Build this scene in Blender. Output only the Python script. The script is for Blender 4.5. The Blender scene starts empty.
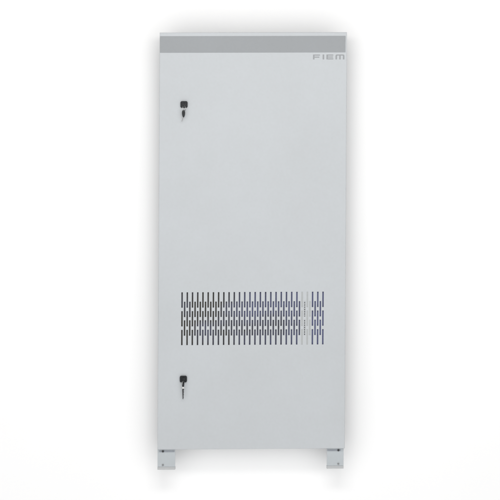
import bpy, bmesh, math, random
from mathutils import Vector

random.seed(4)
scene = bpy.context.scene
COL = scene.collection

# ------------------------------------------------------------------ measures
P = 0.8 / 187.0            # metres to one unit of the front elevation
CX, CY = 250.0, 250.0      # centre of the elevation
ZC = 1.07                  # height of that centre above the floor line


def warp(u, v):
    """the cabinet is very slightly out of square, as sheet metal cabinets are"""
    uu = u + 0.0055 * (241.0 - v)
    vv = v - (0.002 + 0.0045 * (v - 33.0) / 416.0) * (u - CX)
    return uu, vv


def W(u, v, y):
    uu, vv = warp(u, v)
    return Vector(((uu - CX) * P, y, ZC + (CY - vv) * P))


# ------------------------------------------------------------------ materials
def new_mat(name):
    m = bpy.data.materials.new(name)
    m.use_nodes = True
    nt = m.node_tree
    return m, nt, nt.nodes["Principled BSDF"]


def painted(name, col, rough=0.5, mottling=0.03, bump=0.06, spec=0.35):
    """powder-coated sheet steel: faint mottling and a fine orange-peel skin"""
    m, nt, b = new_mat(name)
    tc = nt.nodes.new("ShaderNodeTexCoord")
    n1 = nt.nodes.new("ShaderNodeTexNoise")
    n1.inputs["Scale"].default_value = 3.2
    n1.inputs["Detail"].default_value = 6
    n1.inputs["Roughness"].default_value = 0.62
    nt.links.new(tc.outputs["Object"], n1.inputs["Vector"])
    n2 = nt.nodes.new("ShaderNodeTexNoise")
    n2.inputs["Scale"].default_value = 95
    n2.inputs["Detail"].default_value = 3
    nt.links.new(tc.outputs["Object"], n2.inputs["Vector"])
    add = nt.nodes.new("ShaderNodeMath")
    add.operation = "MULTIPLY_ADD"
    add.inputs[1].default_value = 0.45
    nt.links.new(n2.outputs["Fac"], add.inputs[0])
    nt.links.new(n1.outputs["Fac"], add.inputs[2])
    ramp = nt.nodes.new("ShaderNodeValToRGB")
    lo = [c * (1 - mottling) for c in col]
    hi = [c * (1 + mottling) for c in col]
    ramp.color_ramp.elements[0].position = 0.5
    ramp.color_ramp.elements[1].position = 0.95
    ramp.color_ramp.elements[0].color = (lo[0] * 1.004, lo[1], lo[2] * 0.997, 1)
    ramp.color_ramp.elements[1].color = (hi[0], hi[1], hi[2] * 1.004, 1)
    nt.links.new(add.outputs[0], ramp.inputs["Fac"])
    nt.links.new(ramp.outputs["Color"], b.inputs["Base Color"])
    b.inputs["Roughness"].default_value = rough
    b.inputs["Specular IOR Level"].default_value = spec
    if bump:
        nb = nt.nodes.new("ShaderNodeTexNoise")
        nb.inputs["Scale"].default_value = 420
        nb.inputs["Detail"].default_value = 2
        nt.links.new(tc.outputs["Object"], nb.inputs["Vector"])
        bp = nt.nodes.new("ShaderNodeBump")
        bp.inputs["Strength"].default_value = bump
        bp.inputs["Distance"].default_value = 0.001
        nt.links.new(nb.outputs["Fac"], bp.inputs["Height"])
        nw = nt.nodes.new("ShaderNodeTexNoise")          # the slight waviness of a large thin panel
        nw.inputs["Scale"].default_value = 2.4
        nw.inputs["Detail"].default_value = 1
        nt.links.new(tc.outputs["Object"], nw.inputs["Vector"])
        bw = nt.nodes.new("ShaderNodeBump")
        bw.inputs["Strength"].default_value = 0.35
        bw.inputs["Distance"].default_value = 0.02
        nt.links.new(nw.outputs["Fac"], bw.inputs["Height"])
        nt.links.new(bw.outputs["Normal"], bp.inputs["Normal"])
        nt.links.new(bp.outputs["Normal"], b.inputs["Normal"])
    return m


def simple(name, col, rough, metallic=0.0, spec=0.5, var=0.15, scale=60):
    m, nt, b = new_mat(name)
    tc = nt.nodes.new("ShaderNodeTexCoord")
    n1 = nt.nodes.new("ShaderNodeTexNoise")
    n1.inputs["Scale"].default_value = scale
    n1.inputs["Detail"].default_value = 4
    nt.links.new(tc.outputs["Object"], n1.inputs["Vector"])
    ramp = nt.nodes.new("ShaderNodeValToRGB")
    ramp.color_ramp.elements[0].position = 0.3
    ramp.color_ramp.elements[1].position = 0.7
    ramp.color_ramp.elements[0].color = (*[c * (1 - var) for c in col], 1)
    ramp.color_ramp.elements[1].color = (*[min(1, c * (1 + var)) for c in col], 1)
    nt.links.new(n1.outputs["Fac"], ramp.inputs["Fac"])
    nt.links.new(ramp.outputs["Color"], b.inputs["Base Color"])
    b.inputs["Roughness"].default_value = rough
    b.inputs["Metallic"].default_value = metallic
    b.inputs["Specular IOR Level"].default_value = spec
    return m


M_DOOR = painted("door_paint", (0.471, 0.493, 0.509))
M_BODY = painted("body_paint", (0.42, 0.445, 0.463), mottling=0.02)
M_BAND = painted("band_paint", (0.276, 0.290, 0.301), mottling=0.03, rough=0.5)
M_FOOT = painted("foot_paint", (0.425, 0.455, 0.472), mottling=0.03)
M_PAD = painted("foot_base_paint", (0.43, 0.44, 0.445), mottling=0.04)
M_RAIL = painted("rail_paint", (0.385, 0.40, 0.40), mottling=0.03)
M_LOGO = painted("logo_print", (0.275, 0.285, 0.295), mottling=0.05, bump=0)
M_BLACK = simple("black_plastic", (0.014, 0.016, 0.018), 0.38, spec=0.16)
M_METAL = simple("key_metal", (0.60, 0.60, 0.59), 0.3, metallic=1.0, var=0.06)
M_DULL = simple("blade_metal", (0.035, 0.036, 0.038), 0.4, metallic=0.2, spec=0.3, var=0.1)
M_STEEL = simple("worn_steel", (0.22, 0.22, 0.22), 0.45, metallic=0.3, spec=0.4, var=0.1)
M_PALE = simple("dull_nickel", (0.52, 0.52, 0.51), 0.45, metallic=0.3, spec=0.4, var=0.1)
M_BOLT = simple("bolt_steel", (0.19, 0.195, 0.2), 0.45, metallic=0.5, var=0.15)
M_BACKING = simple("shade_backing", (0.14, 0.14, 0.185), 0.95, spec=0.1, var=0.35, scale=26)
# dim interior painted on the added sheet: blue-grey, browner and darker in patches
_nt = M_BACKING.node_tree
_rp = [n for n in _nt.nodes if n.type == "VALTORGB"][0]
_nz = [n for n in _nt.nodes if n.type == "TEX_NOISE"][0]
_nz.inputs["Scale"].default_value = 7.0
_nz.inputs["Detail"].default_value = 8
_rp.color_ramp.elements[0].color = (0.075, 0.072, 0.066, 1)
_rp.color_ramp.elements[1].color = (0.15, 0.165, 0.29, 1)
_tc = [n for n in _nt.nodes if n.type == "TEX_COORD"][0]
_sx = _nt.nodes.new("ShaderNodeSeparateXYZ")
_nt.links.new(_tc.outputs["Object"], _sx.inputs[0])
_ma = _nt.nodes.new("ShaderNodeMath")
_ma.operation = "MULTIPLY_ADD"
_ma.inputs[1].default_value = 0.75          # bluer towards the right
_nt.links.new(_sx.outputs["X"], _ma.inputs[0])
_nt.links.new(_nz.outputs["Fac"], _ma.inputs[2])
_nt.links.new(_ma.outputs[0], _rp.inputs["Fac"])
_rp.color_ramp.elements[0].position = 0.36
_rp.color_ramp.elements[1].position = 0.70


# ------------------------------------------------------------------ builders
def finish(name, bm, mat, parent=None, loc=Vector((0, 0, 0)), bevel=0.0, seg=2, smooth=False, weights=False):
    """turns a bmesh in world coordinates into one object whose origin is loc"""
    bmesh.ops.recalc_face_normals(bm, faces=bm.faces)
    for v in bm.verts:
        v.co -= loc
    me = bpy.data.meshes.new(name)
    bm.to_mesh(me)
    bm.free()
    me.materials.append(mat)
    if smooth:
        for p in me.polygons:
            p.use_smooth = True
    o = bpy.data.objects.new(name, me)
    COL.objects.link(o)
    if parent is not None:
        o.parent = parent
        # loc is world; every root empty is unrotated, so subtract its chain
        base = Vector((0, 0, 0))
        q = parent
        while q is not None:
            base += q.location
            q = q.parent
        o.location = loc - base
    else:
        o.location = loc
    if bevel:
        md = o.modifiers.new("bevel", "BEVEL")
        md.width = bevel
        md.segments = seg
        md.limit_method = "WEIGHT" if weights else "ANGLE"
        md.angle_limit = math.radians(40)
    return o


def box(bm, u0, u1, v0, v1, y0, y1):
    c = [W(u, v, y) for y in (y0, y1) for v in (v1, v0) for u in (u0, u1)]
    vs = [bm.verts.new(p) for p in c]
    for f in ((0, 1, 3, 2), (4, 6, 7, 5), (0, 4, 5, 1), (2, 3, 7, 6), (0, 2, 6, 4), (1, 5, 7, 3)):
        bm.faces.new([vs[i] for i in f])


def prism(bm, pts, y0, y1):
    """closed outline (elevation units) given depth"""
    a = [bm.verts.new(W(u, v, y0)) for u, v in pts]
    b = [bm.verts.new(W(u, v, y1)) for u, v in pts]
    bm.faces.new(a)
    bm.faces.new(list(reversed(b)))
    n = len(pts)
    for i in range(n):
        j = (i + 1) % n
        bm.faces.new((a[i], b[i], b[j], a[j]))


def disc_pts(u, v, r, n=28):
    return [(u + r * math.cos(2 * math.pi * k / n), v + r * math.sin(2 * math.pi * k / n)) for k in range(n)]


def round_rect(u0, u1, v0, v1, r, n=6):
    pts = []
    for cu, cv, a0 in ((u1 - r, v0 + r, -90), (u1 - r, v1 - r, 0), (u0 + r, v1 - r, 90), (u0 + r, v0 + r, 180)):
        for k in range(n + 1):
            a = math.radians(a0 + 90.0 * k / n)
            pts.append((cu + r * math.cos(a), cv + r * math.sin(a)))
    return pts


def tube(bm, pts, r, n=8, closed=False):
    """round wire along world points"""
    rings = []
    m = len(pts)
    for i, p in enumerate(pts):
        a = pts[(i - 1) % m] if (closed or i > 0) else pts[i]
        b = pts[(i + 1) % m] if (closed or i < m - 1) else pts[i]
        t = (b - a).normalized()
        s = t.cross(Vector((0.31, 0.87, 0.22))).normalized()
        w = t.cross(s)
        rings.append([bm.verts.new(p + r * (math.cos(2 * math.pi * k / n) * s + math.sin(2 * math.pi * k / n) * w)) for k in range(n)])
    for i in range(m if closed else m - 1):
        A, B = rings[i], rings[(i + 1) % m]
        for k in range(n):
            bm.faces.new((A[k], A[(k + 1) % n], B[(k + 1) % n], B[k]))
    if not closed:
        bm.faces.new(list(reversed(rings[0])))
        bm.faces.new(rings[-1])


def sheet(bm, us, vs, hole, y0, y1, edge_depth=None):
    """perforated sheet: us/vs are cut lines, hole(u,v) says which cells are open"""
    us, vs = sorted(set(us)), sorted(set(vs))
    nu, nv = len(us) - 1, len(vs) - 1
    keep = [[not hole((us[i] + us[i + 1]) / 2, (vs[j] + vs[j + 1]) / 2) for j in range(nv)] for i in range(nu)]
    F, B, E = {}, {}, {}

    def vert(d, i, j, y):
        if (i, j) not in d:
            d[(i, j)] = bm.verts.new(W(us[i], vs[j], y))
        return d[(i, j)]

    def ok(i, j):
        return 0 <= i < nu and 0 <= j < nv and keep[i][j]

    def inside(i, j):
        return 0 <= i < nu and 0 <= j < nv

    outer = []
    for i in range(nu):
        for j in range(nv):
            if not keep[i][j]:
                continue
            bm.faces.new([vert(F, *q, y0) for q in ((i, j), (i + 1, j), (i + 1, j + 1), (i, j + 1))])
            bm.faces.new([vert(B, *q, y1) for q in ((i, j), (i, j + 1), (i + 1, j + 1), (i + 1, j))])
            for di, dj, a, b in ((-1, 0, (i, j), (i, j + 1)), (1, 0, (i + 1, j), (i + 1, j + 1)),
                                 (0, -1, (i, j), (i + 1, j)), (0, 1, (i, j + 1), (i + 1, j + 1))):
                if ok(i + di, j + dj):
                    continue
                if inside(i + di, j + dj) or edge_depth is None:
                    bm.faces.new((vert(F, *a, y0), vert(F, *b, y0), vert(B, *b, y1), vert(B, *a, y1)))
                else:
                    f = bm.faces.new((vert(F, *a, y0), vert(F, *b, y0), vert(E, *b, edge_depth), vert(E, *a, edge_depth)))
                    outer.append((vert(F, *a, y0), vert(F, *b, y0)))
    # vertical corners of the folded edge
    corners = []
    if edge_depth is not None:
        for i in (0, nu):
            for j in (0, nv):
                corners.append((vert(F, i, j, y0), vert(E, i, j, edge_depth)))
    return outer, corners


def empty(name, loc, label, cat, group=None):
    o = bpy.data.objects.new(name, None)
    COL.objects.link(o)
    o.location = loc
    o.empty_display_size = 0.05
    o["label"] = label
    o["category"] = cat
    if group:
        o["group"] = group
    return o


# ------------------------------------------------------------------ setting
Y_WALL = 0.160
bm = bmesh.new()
vs = [bm.verts.new(p) for p in ((-7, Y_WALL, -6), (7, Y_WALL, -6), (7, Y_WALL, 8), (-7, Y_WALL, 8))]
bm.faces.new(vs)
bk = finish("backdrop", bm, simple("white_backdrop", (0.88, 0.88, 0.88), 0.9, spec=0.1, var=0.004, scale=2))
bk["kind"] = "structure"
bk["label"] = "plain white studio backdrop behind the cabinet"

# ------------------------------------------------------------------ cabinet
root_loc = W(252, 469.3, 0.07)
cab = empty("electrical_cabinet", root_loc,
            "tall light grey sheet metal cabinet with slotted door and two short feet on white backdrop", "cabinet")

# carcass: hollow folded box behind the door
U0, U1, V0, V1 = 163.5, 340.9, 38.0, 448.5
YB0, YB1 = 0.0225, 0.105
t = 0.4
bm = bmesh.new()
box(bm, U0, U0 + t, V0, V1, YB0, YB1)
box(bm, U1 - t, U1, V0, V1, YB0, YB1)
box(bm, U0 + t, U1 - t, V0, V0 + t, YB0, YB1)
box(bm, U0 + t, U1 - t, V1 - t, V1, YB0, YB1)
box(bm, U0 + t, U1 - t, V0 + t, V1 - t, YB1 - 0.002, YB1)
# front return flanges
box(bm, U0 + t, U0 + 6, V0 + t, V1 - t, YB0 + 0.0004, YB0 + 0.002)
box(bm, U1 - 6, U1 - t, V0 + t, V1 - t, YB0 + 0.0004, YB0 + 0.002)
box(bm, U0 + 6, U1 - 6, V0 + t, V0 + 6, YB0 + 0.0004, YB0 + 0.002)
box(bm, U0 + 6, U1 - 6, V1 - 6, V1 - t, YB0 + 0.0004, YB0 + 0.002)
finish("body", bm, M_BODY, cab, root_loc, bevel=0.0012, seg=2)
for v0, v1 in ((90, 102), (380, 392)):
    bm = bmesh.new()
    box(bm, 190, 314, v0, v1, YB1 + 0.0002, Y_WALL - 0.0005)
    finish("hanging_rail", bm, M_BODY, cab, root_loc, bevel=0.001)

# door: one folded sheet with the ventilation slots cut through
PIT, A0, HW = 5.22, 182.4, 0.74
cols_a = [A0 + PIT * k for k in range(28)]
cols_b = [A0 + PIT * (k + 0.5) for k in range(27)]
rows_a = [(292.0, 307.4), (310.8, 326.1), (329.5, 344.8)]
rows_b = [(301.4, 316.8), (320.0, 335.4)]
D0, D1, DV0, DV1 = 158.6, 345.8, 32.4, 449.0
us = [D0, D1] + [c + s * HW for c in cols_a + cols_b for s in (-1, 1)]
vs_ = [DV0, DV1] + [e for r in rows_a + rows_b for e in r]


def slot(u, v):
    for cols, rows in ((cols_a, rows_a), (cols_b, rows_b)):
        k = round((u - cols[0]) / PIT)
        if 0 <= k < len(cols) and abs(u - cols[k]) < HW:
            if any(a < v < b for a, b in rows):
                return True
    return False


bm = bmesh.new()
outer, corners = sheet(bm, us, vs_, slot, 0.0, 0.0018, 0.0205)
bm.edges.ensure_lookup_table()
lay = bm.edges.layers.float.new("bevel_weight_edge")
for a, b in outer + corners:
    e = bm.edges.get((a, b))
    if e:
        e[lay] = 1.0
door = finish("door", bm, M_DOOR, cab, root_loc, bevel=0.0022, seg=3, weights=True)

# grey band across the head of the door
bm = bmesh.new()
box(bm, 158.95, 344.4, 36.1, 52.6, -0.0012, -0.0001)
band = finish("header_band", bm, M_BAND, door, root_loc, bevel=0.0005, seg=2)
band["label"] = "darker grey band across the head of the door"

# lettering under the band
bm = bmesh.new()
Y0L, Y1L = -0.0005, -0.0001
LT, LB, SW = 54.7, 59.6, 1.05
u = 312.0
# F
box(bm, u, u + 6.9, LT, LT + SW, Y0L, Y1L)
box(bm, u, u + 1.5, LT + SW, LB, Y0L, Y1L)
box(bm, u + 1.5, u + 6.3, 56.75, 57.85, Y0L, Y1L)
# I
u = 321.6
box(bm, u, u + 1.6, LT, LB, Y0L, Y1L)
# E
u = 325.4
box(bm, u, u + 1.5, LT, LB, Y0L, Y1L)
box(bm, u + 1.5, u + 6.9, LT, LT + SW, Y0L, Y1L)
box(bm, u + 1.5, u + 6.6, 56.7, 57.7, Y0L, Y1L)
box(bm, u + 1.5, u + 6.9, LB - SW, LB, Y0L, Y1L)
# M with rounded shoulders
u = 334.5
outl = []
for k in range(5):
    a = math.radians(180 + 90 * k / 4)
    outl.append((u + 1.4 + 1.4 * math.cos(a), LT + 1.4 + 1.4 * math.sin(a)))
for k in range(5):
    a = math.radians(270 + 90 * k / 4)
    outl.append((u + 7.5 + 1.4 * math.cos(a), LT + 1.4 + 1.4 * math.sin(a)))
outl += [(u + 8.9, LT + 1.4), (u + 8.9, LB), (u + 7.4, LB), (u + 7.4, LT + SW + 0.35), (u + 7.0, LT + SW), (u + 5.2, LT + SW), (u + 5.2, LB),
         (u + 3.7, LB), (u + 3.7, LT + SW), (u + 1.9, LT + SW), (u + 1.5, LT + SW + 0.35), (u + 1.5, LB), (u, LB)]
seen, cl = set(), []
for p in outl:
    q = (round(p[0], 3), round(p[1], 3))
    if q not in seen:
        seen.add(q)
        cl.append(p)
prism(bm, cl, Y0L, Y1L)
finish("lettering", bm, M_LOGO, door, root_loc)

# perforated upright close behind the slots at the right
B22 = cols_b[23]
us = [B22 - 3.9, B22 + 6.9, B22 - 0.36, B22 + 0.36]
hz = []
q = 289.0
while q < 348:
    hz.append((q, q + 1.1))
    q += 2.25
bm = bmesh.new()
sheet(bm, us, [286.0, 350.0] + [e for h in hz for e in h],
      lambda u, v: abs(u - B22) < 0.36 and any(a < v < b for a, b in hz), 0.0019, 0.0034)
finish("perforated_rail", bm, M_RAIL, door, root_loc)

# sheet added behind the louvre field, coloured as the shaded interior
bm = bmesh.new()
box(bm, 176, 329, 285, 352, 0.0095, 0.0125)
finish("shade_backing", bm, M_BACKING, door, root_loc)

# locks: black square housings with a steel barrel
for lu, lv in ((183.3, 104.4), (184.15, 378.6)):
    bm = bmesh.new()
    prism(bm, round_rect(lu - 3.55, lu + 3.55, lv - 3.3, lv + 3.3, 1.5), -0.0110, -0.0001)
    lk = finish("lock", bm, M_BLACK, door, root_loc, bevel=0.0025, seg=3)
    bm = bmesh.new()
    prism(bm, disc_pts(lu + 0.2, lv, 1.25), -0.0118, -0.0109)
    finish("lock_barrel", bm, M_DULL, lk, root_loc, bevel=0.0003)

# feet
for f0, f1, side in ((158.5, 176.2, -1), (328.2, 345.0, 1)):
    bm = bmesh.new()
    yf = 0.0235
    box(bm, f0, f1, 448.75, 466.9, yf, yf + 0.003)                    # front plate
    uo = f0 if side < 0 else f1 - 0.7
    box(bm, uo, uo + 0.7, 448.75, 466.9, yf + 0.003, 0.1048)          # side cheek
    box(bm, f0 + 0.7 if side < 0 else f0, f1 if side < 0 else f1 - 0.7, 448.75, 449.4, yf + 0.003, 0.1048)
    ft = finish("foot", bm, M_FOOT, cab, root_loc, bevel=0.0006, seg=2)
    bm = bmesh.new()
    box(bm, f0 - 0.05, f1 + 0.05, 466.9, 469.7, yf - 0.002, yf + 0.030)
    finish("base_plate", bm, M_PAD, ft, root_loc, bevel=0.0012, seg=2)
    bu = 163.9 if side < 0 else 339.8
    for bu_, bv, br, bmat in ((bu, 451.3, 1.15, M_DULL), (bu, 465.0, 0.85, M_BOLT)):
        bm = bmesh.new()
        prism(bm, disc_pts(bu_, bv, br, 6 if br > 1 else 20), yf - 0.005, yf - 0.0001)
        finish("bolt", bm, bmat, ft, root_loc, bevel=0.0006)
    # dark strip painted in for the shadow under the door
    bm = bmesh.new()
    a, b = (f0 + 1.6, f1 - 0.7) if side < 0 else (f0 + 0.3, f1 - 2.6)
    prism(bm, round_rect(a, b, 450.3, 452.1, 0.6), yf - 0.0006, yf - 0.0001)
    finish("shadow_strip", bm, simple("shadow_grey", (0.27, 0.29, 0.32), 0.6, var=0.1), ft, root_loc)


# ------------------------------------------------------------------ keys
def ring_pts(u, v, y, r, tilt, n=28):
    c = W(u, v, y)
    out = []
    for k in range(n):
        a = 2 * math.pi * k / n
        p = Vector((math.cos(a) * r * math.sin(tilt), math.cos(a) * r * math.cos(tilt), math.sin(a) * r))
        out.append(c + p)
    return out


def bow_outline(u, v0, v1, w):
    """egg-shaped key head"""
    pts = []
    n = 28
    for k in range(n):
        a = 2 * math.pi * k / n
        s = math.sin(a)
        pts.append((u + w * math.cos(a) * (1 - 0.18 * s), (v0 + v1) / 2 + (v1 - v0) / 2 * s))
    return pts


def blade_outline(u0, v0, u1, v1, w0, w1):
    d = Vector((u1 - u0, v1 - v0)).normalized()
    nrm = Vector((-d.y, d.x))
    a, b = Vector((u0, v0)), Vector((u1, v1))
    pts = [a + nrm * w0, a - nrm * w0]
    L = (b - a).length
    k = 4
    for i in range(k):                                # toothed edge
        f = (i + 0.4) / k
        pts.append(a + d * L * f - nrm * (w0 + (w1 - w0) * f))
        pts.append(a + d * L * (f + 0.28 / k) - nrm * (w0 + (w1 - w0) * f) * 0.55)
    pts.append(b - nrm * w1 * 0.6)
    pts.append(b + nrm * w1)
    return [(p.x, p.y) for p in pts]


GRP = "keys hanging in the door locks"
# upper bunch
kl = W(183.5, 104.4, -0.012)
keys = empty("key_bunch", kl, "pair of keys in the upper lock, the spare with egg-shaped black head hanging askew", "keys", GRP)
bm = bmesh.new()
box(bm, 183.15, 183.85, 102.4, 106.6, -0.030, -0.0122)
finish("inserted_key", bm, M_BLACK, keys, kl, bevel=0.0008)
bm = bmesh.new()
tube(bm, ring_pts(183.55, 108.6, -0.022, 0.0115, 0.5), 0.0011, closed=True)
finish("key_ring", bm, M_METAL, keys, kl, smooth=True)
sk_bm = bmesh.new()
prism(sk_bm, bow_outline(183.0, 109.9, 117.6, 1.55), -0.0235, -0.0185)
sk = finish("spare_key", sk_bm, M_BLACK, keys, kl, bevel=0.0012, seg=3)
bm = bmesh.new()
prism(bm, blade_outline(182.7, 117.2, 181.3, 121.6, 0.5, 0.34), -0.0222, -0.0202)
finish("key_blade", bm, M_STEEL, sk, kl)

# lower bunch
kl = W(184.1, 378.6, -0.012)
keys = empty("key_bunch", kl, "pair of keys in the lower lock, the spare hanging straight with a long dark blade", "keys", GRP)
bm = bmesh.new()
box(bm, 183.75, 184.45, 376.6, 380.8, -0.030, -0.0122)
finish("inserted_key", bm, M_BLACK, keys, kl, bevel=0.0008)
bm = bmesh.new()
tube(bm, ring_pts(184.0, 382.0, -0.022, 0.0085, 0.4), 0.001, closed=True)
finish("key_ring", bm, M_METAL, keys, kl, smooth=True)
bm = bmesh.new()
prism(bm, [(182.8, 381.6), (185.3, 381.6), (185.2, 384.0), (184.9, 386.2), (183.3, 386.2), (182.9, 384.0)], -0.0235, -0.0185)
sk = finish("spare_key", bm, M_BLACK, keys, kl, bevel=0.001, seg=3)
bm = bmesh.new()
prism(bm, [(183.2, 386.2), (185.0, 386.2), (185.2, 388.0), (183.0, 388.0)], -0.0228, -0.0195)
finish("key_collar", bm, M_PALE, sk, kl, bevel=0.0004)
bm = bmesh.new()
prism(bm, blade_outline(184.1, 388.0, 184.1, 398.4, 0.95, 0.5), -0.0222, -0.0202)
finish("key_blade", bm, M_DULL, sk, kl)

# ------------------------------------------------------------------ light
world = bpy.data.worlds.new("World")
scene.world = world
world.use_nodes = True
bg = world.node_tree.nodes["Background"]
# invented surround: bright cone in front, dim sides, shaped for the soft halo shadow
wt = world.node_tree
tc = wt.nodes.new("ShaderNodeTexCoord")
dot = wt.nodes.new("ShaderNodeVectorMath")
dot.operation = "DOT_PRODUCT"
dot.inputs[1].default_value = (0, -0.9837, -0.18)
wt.links.new(tc.outputs["Generated"], dot.inputs[0])
ramp = wt.nodes.new("ShaderNodeValToRGB")
ramp.color_ramp.interpolation = "EASE"
ramp.color_ramp.elements[0].position = 0.52
ramp.color_ramp.elements[0].color = (0.06, 0.06, 0.06, 1)
ramp.color_ramp.elements[1].position = 0.80
ramp.color_ramp.elements[1].color = (1, 1, 1, 1)
wt.links.new(dot.outputs["Value"], ramp.inputs["Fac"])
wt.links.new(ramp.outputs["Color"], bg.inputs["Color"])
bg.inputs["Strength"].default_value = 1.77


def area(name, loc, aim, size, power, col=(1, 1, 1)):
    l = bpy.data.lights.new(name, "AREA")
    l.shape = "RECTANGLE"
    l.size = size[0]
    l.size_y = size[1]
    l.energy = power
    l.color = col
    o = bpy.data.objects.new(name, l)
    COL.objects.link(o)
    o.location = loc
    o.rotation_euler = (Vector(aim) - Vector(loc)).to_track_quat("-Z", "Y").to_euler()
    return o


area("softbox_lamp", (0, -2.6, 2.16), (0, 0, 1.45), (1.5, 0.5), 19, (1.0, 0.985, 0.965))

# ------------------------------------------------------------------ camera
D = 9.0
cam = bpy.data.cameras.new("Camera")
cam.sensor_width = 36
cam.lens = 36 * D / (500 * P)
cam.clip_end = 200
co = bpy.data.objects.new("Camera", cam)
COL.objects.link(co)
co.location = (0, -D, ZC)
co.rotation_euler = (math.radians(90), 0, 0)
scene.camera = co

scene.view_settings.view_transform = "Standard"
scene.view_settings.look = "None"
scene.view_settings.exposure = 0
scene.view_settings.gamma = 1
scene.render.resolution_x = 1024
scene.render.resolution_y = 1024
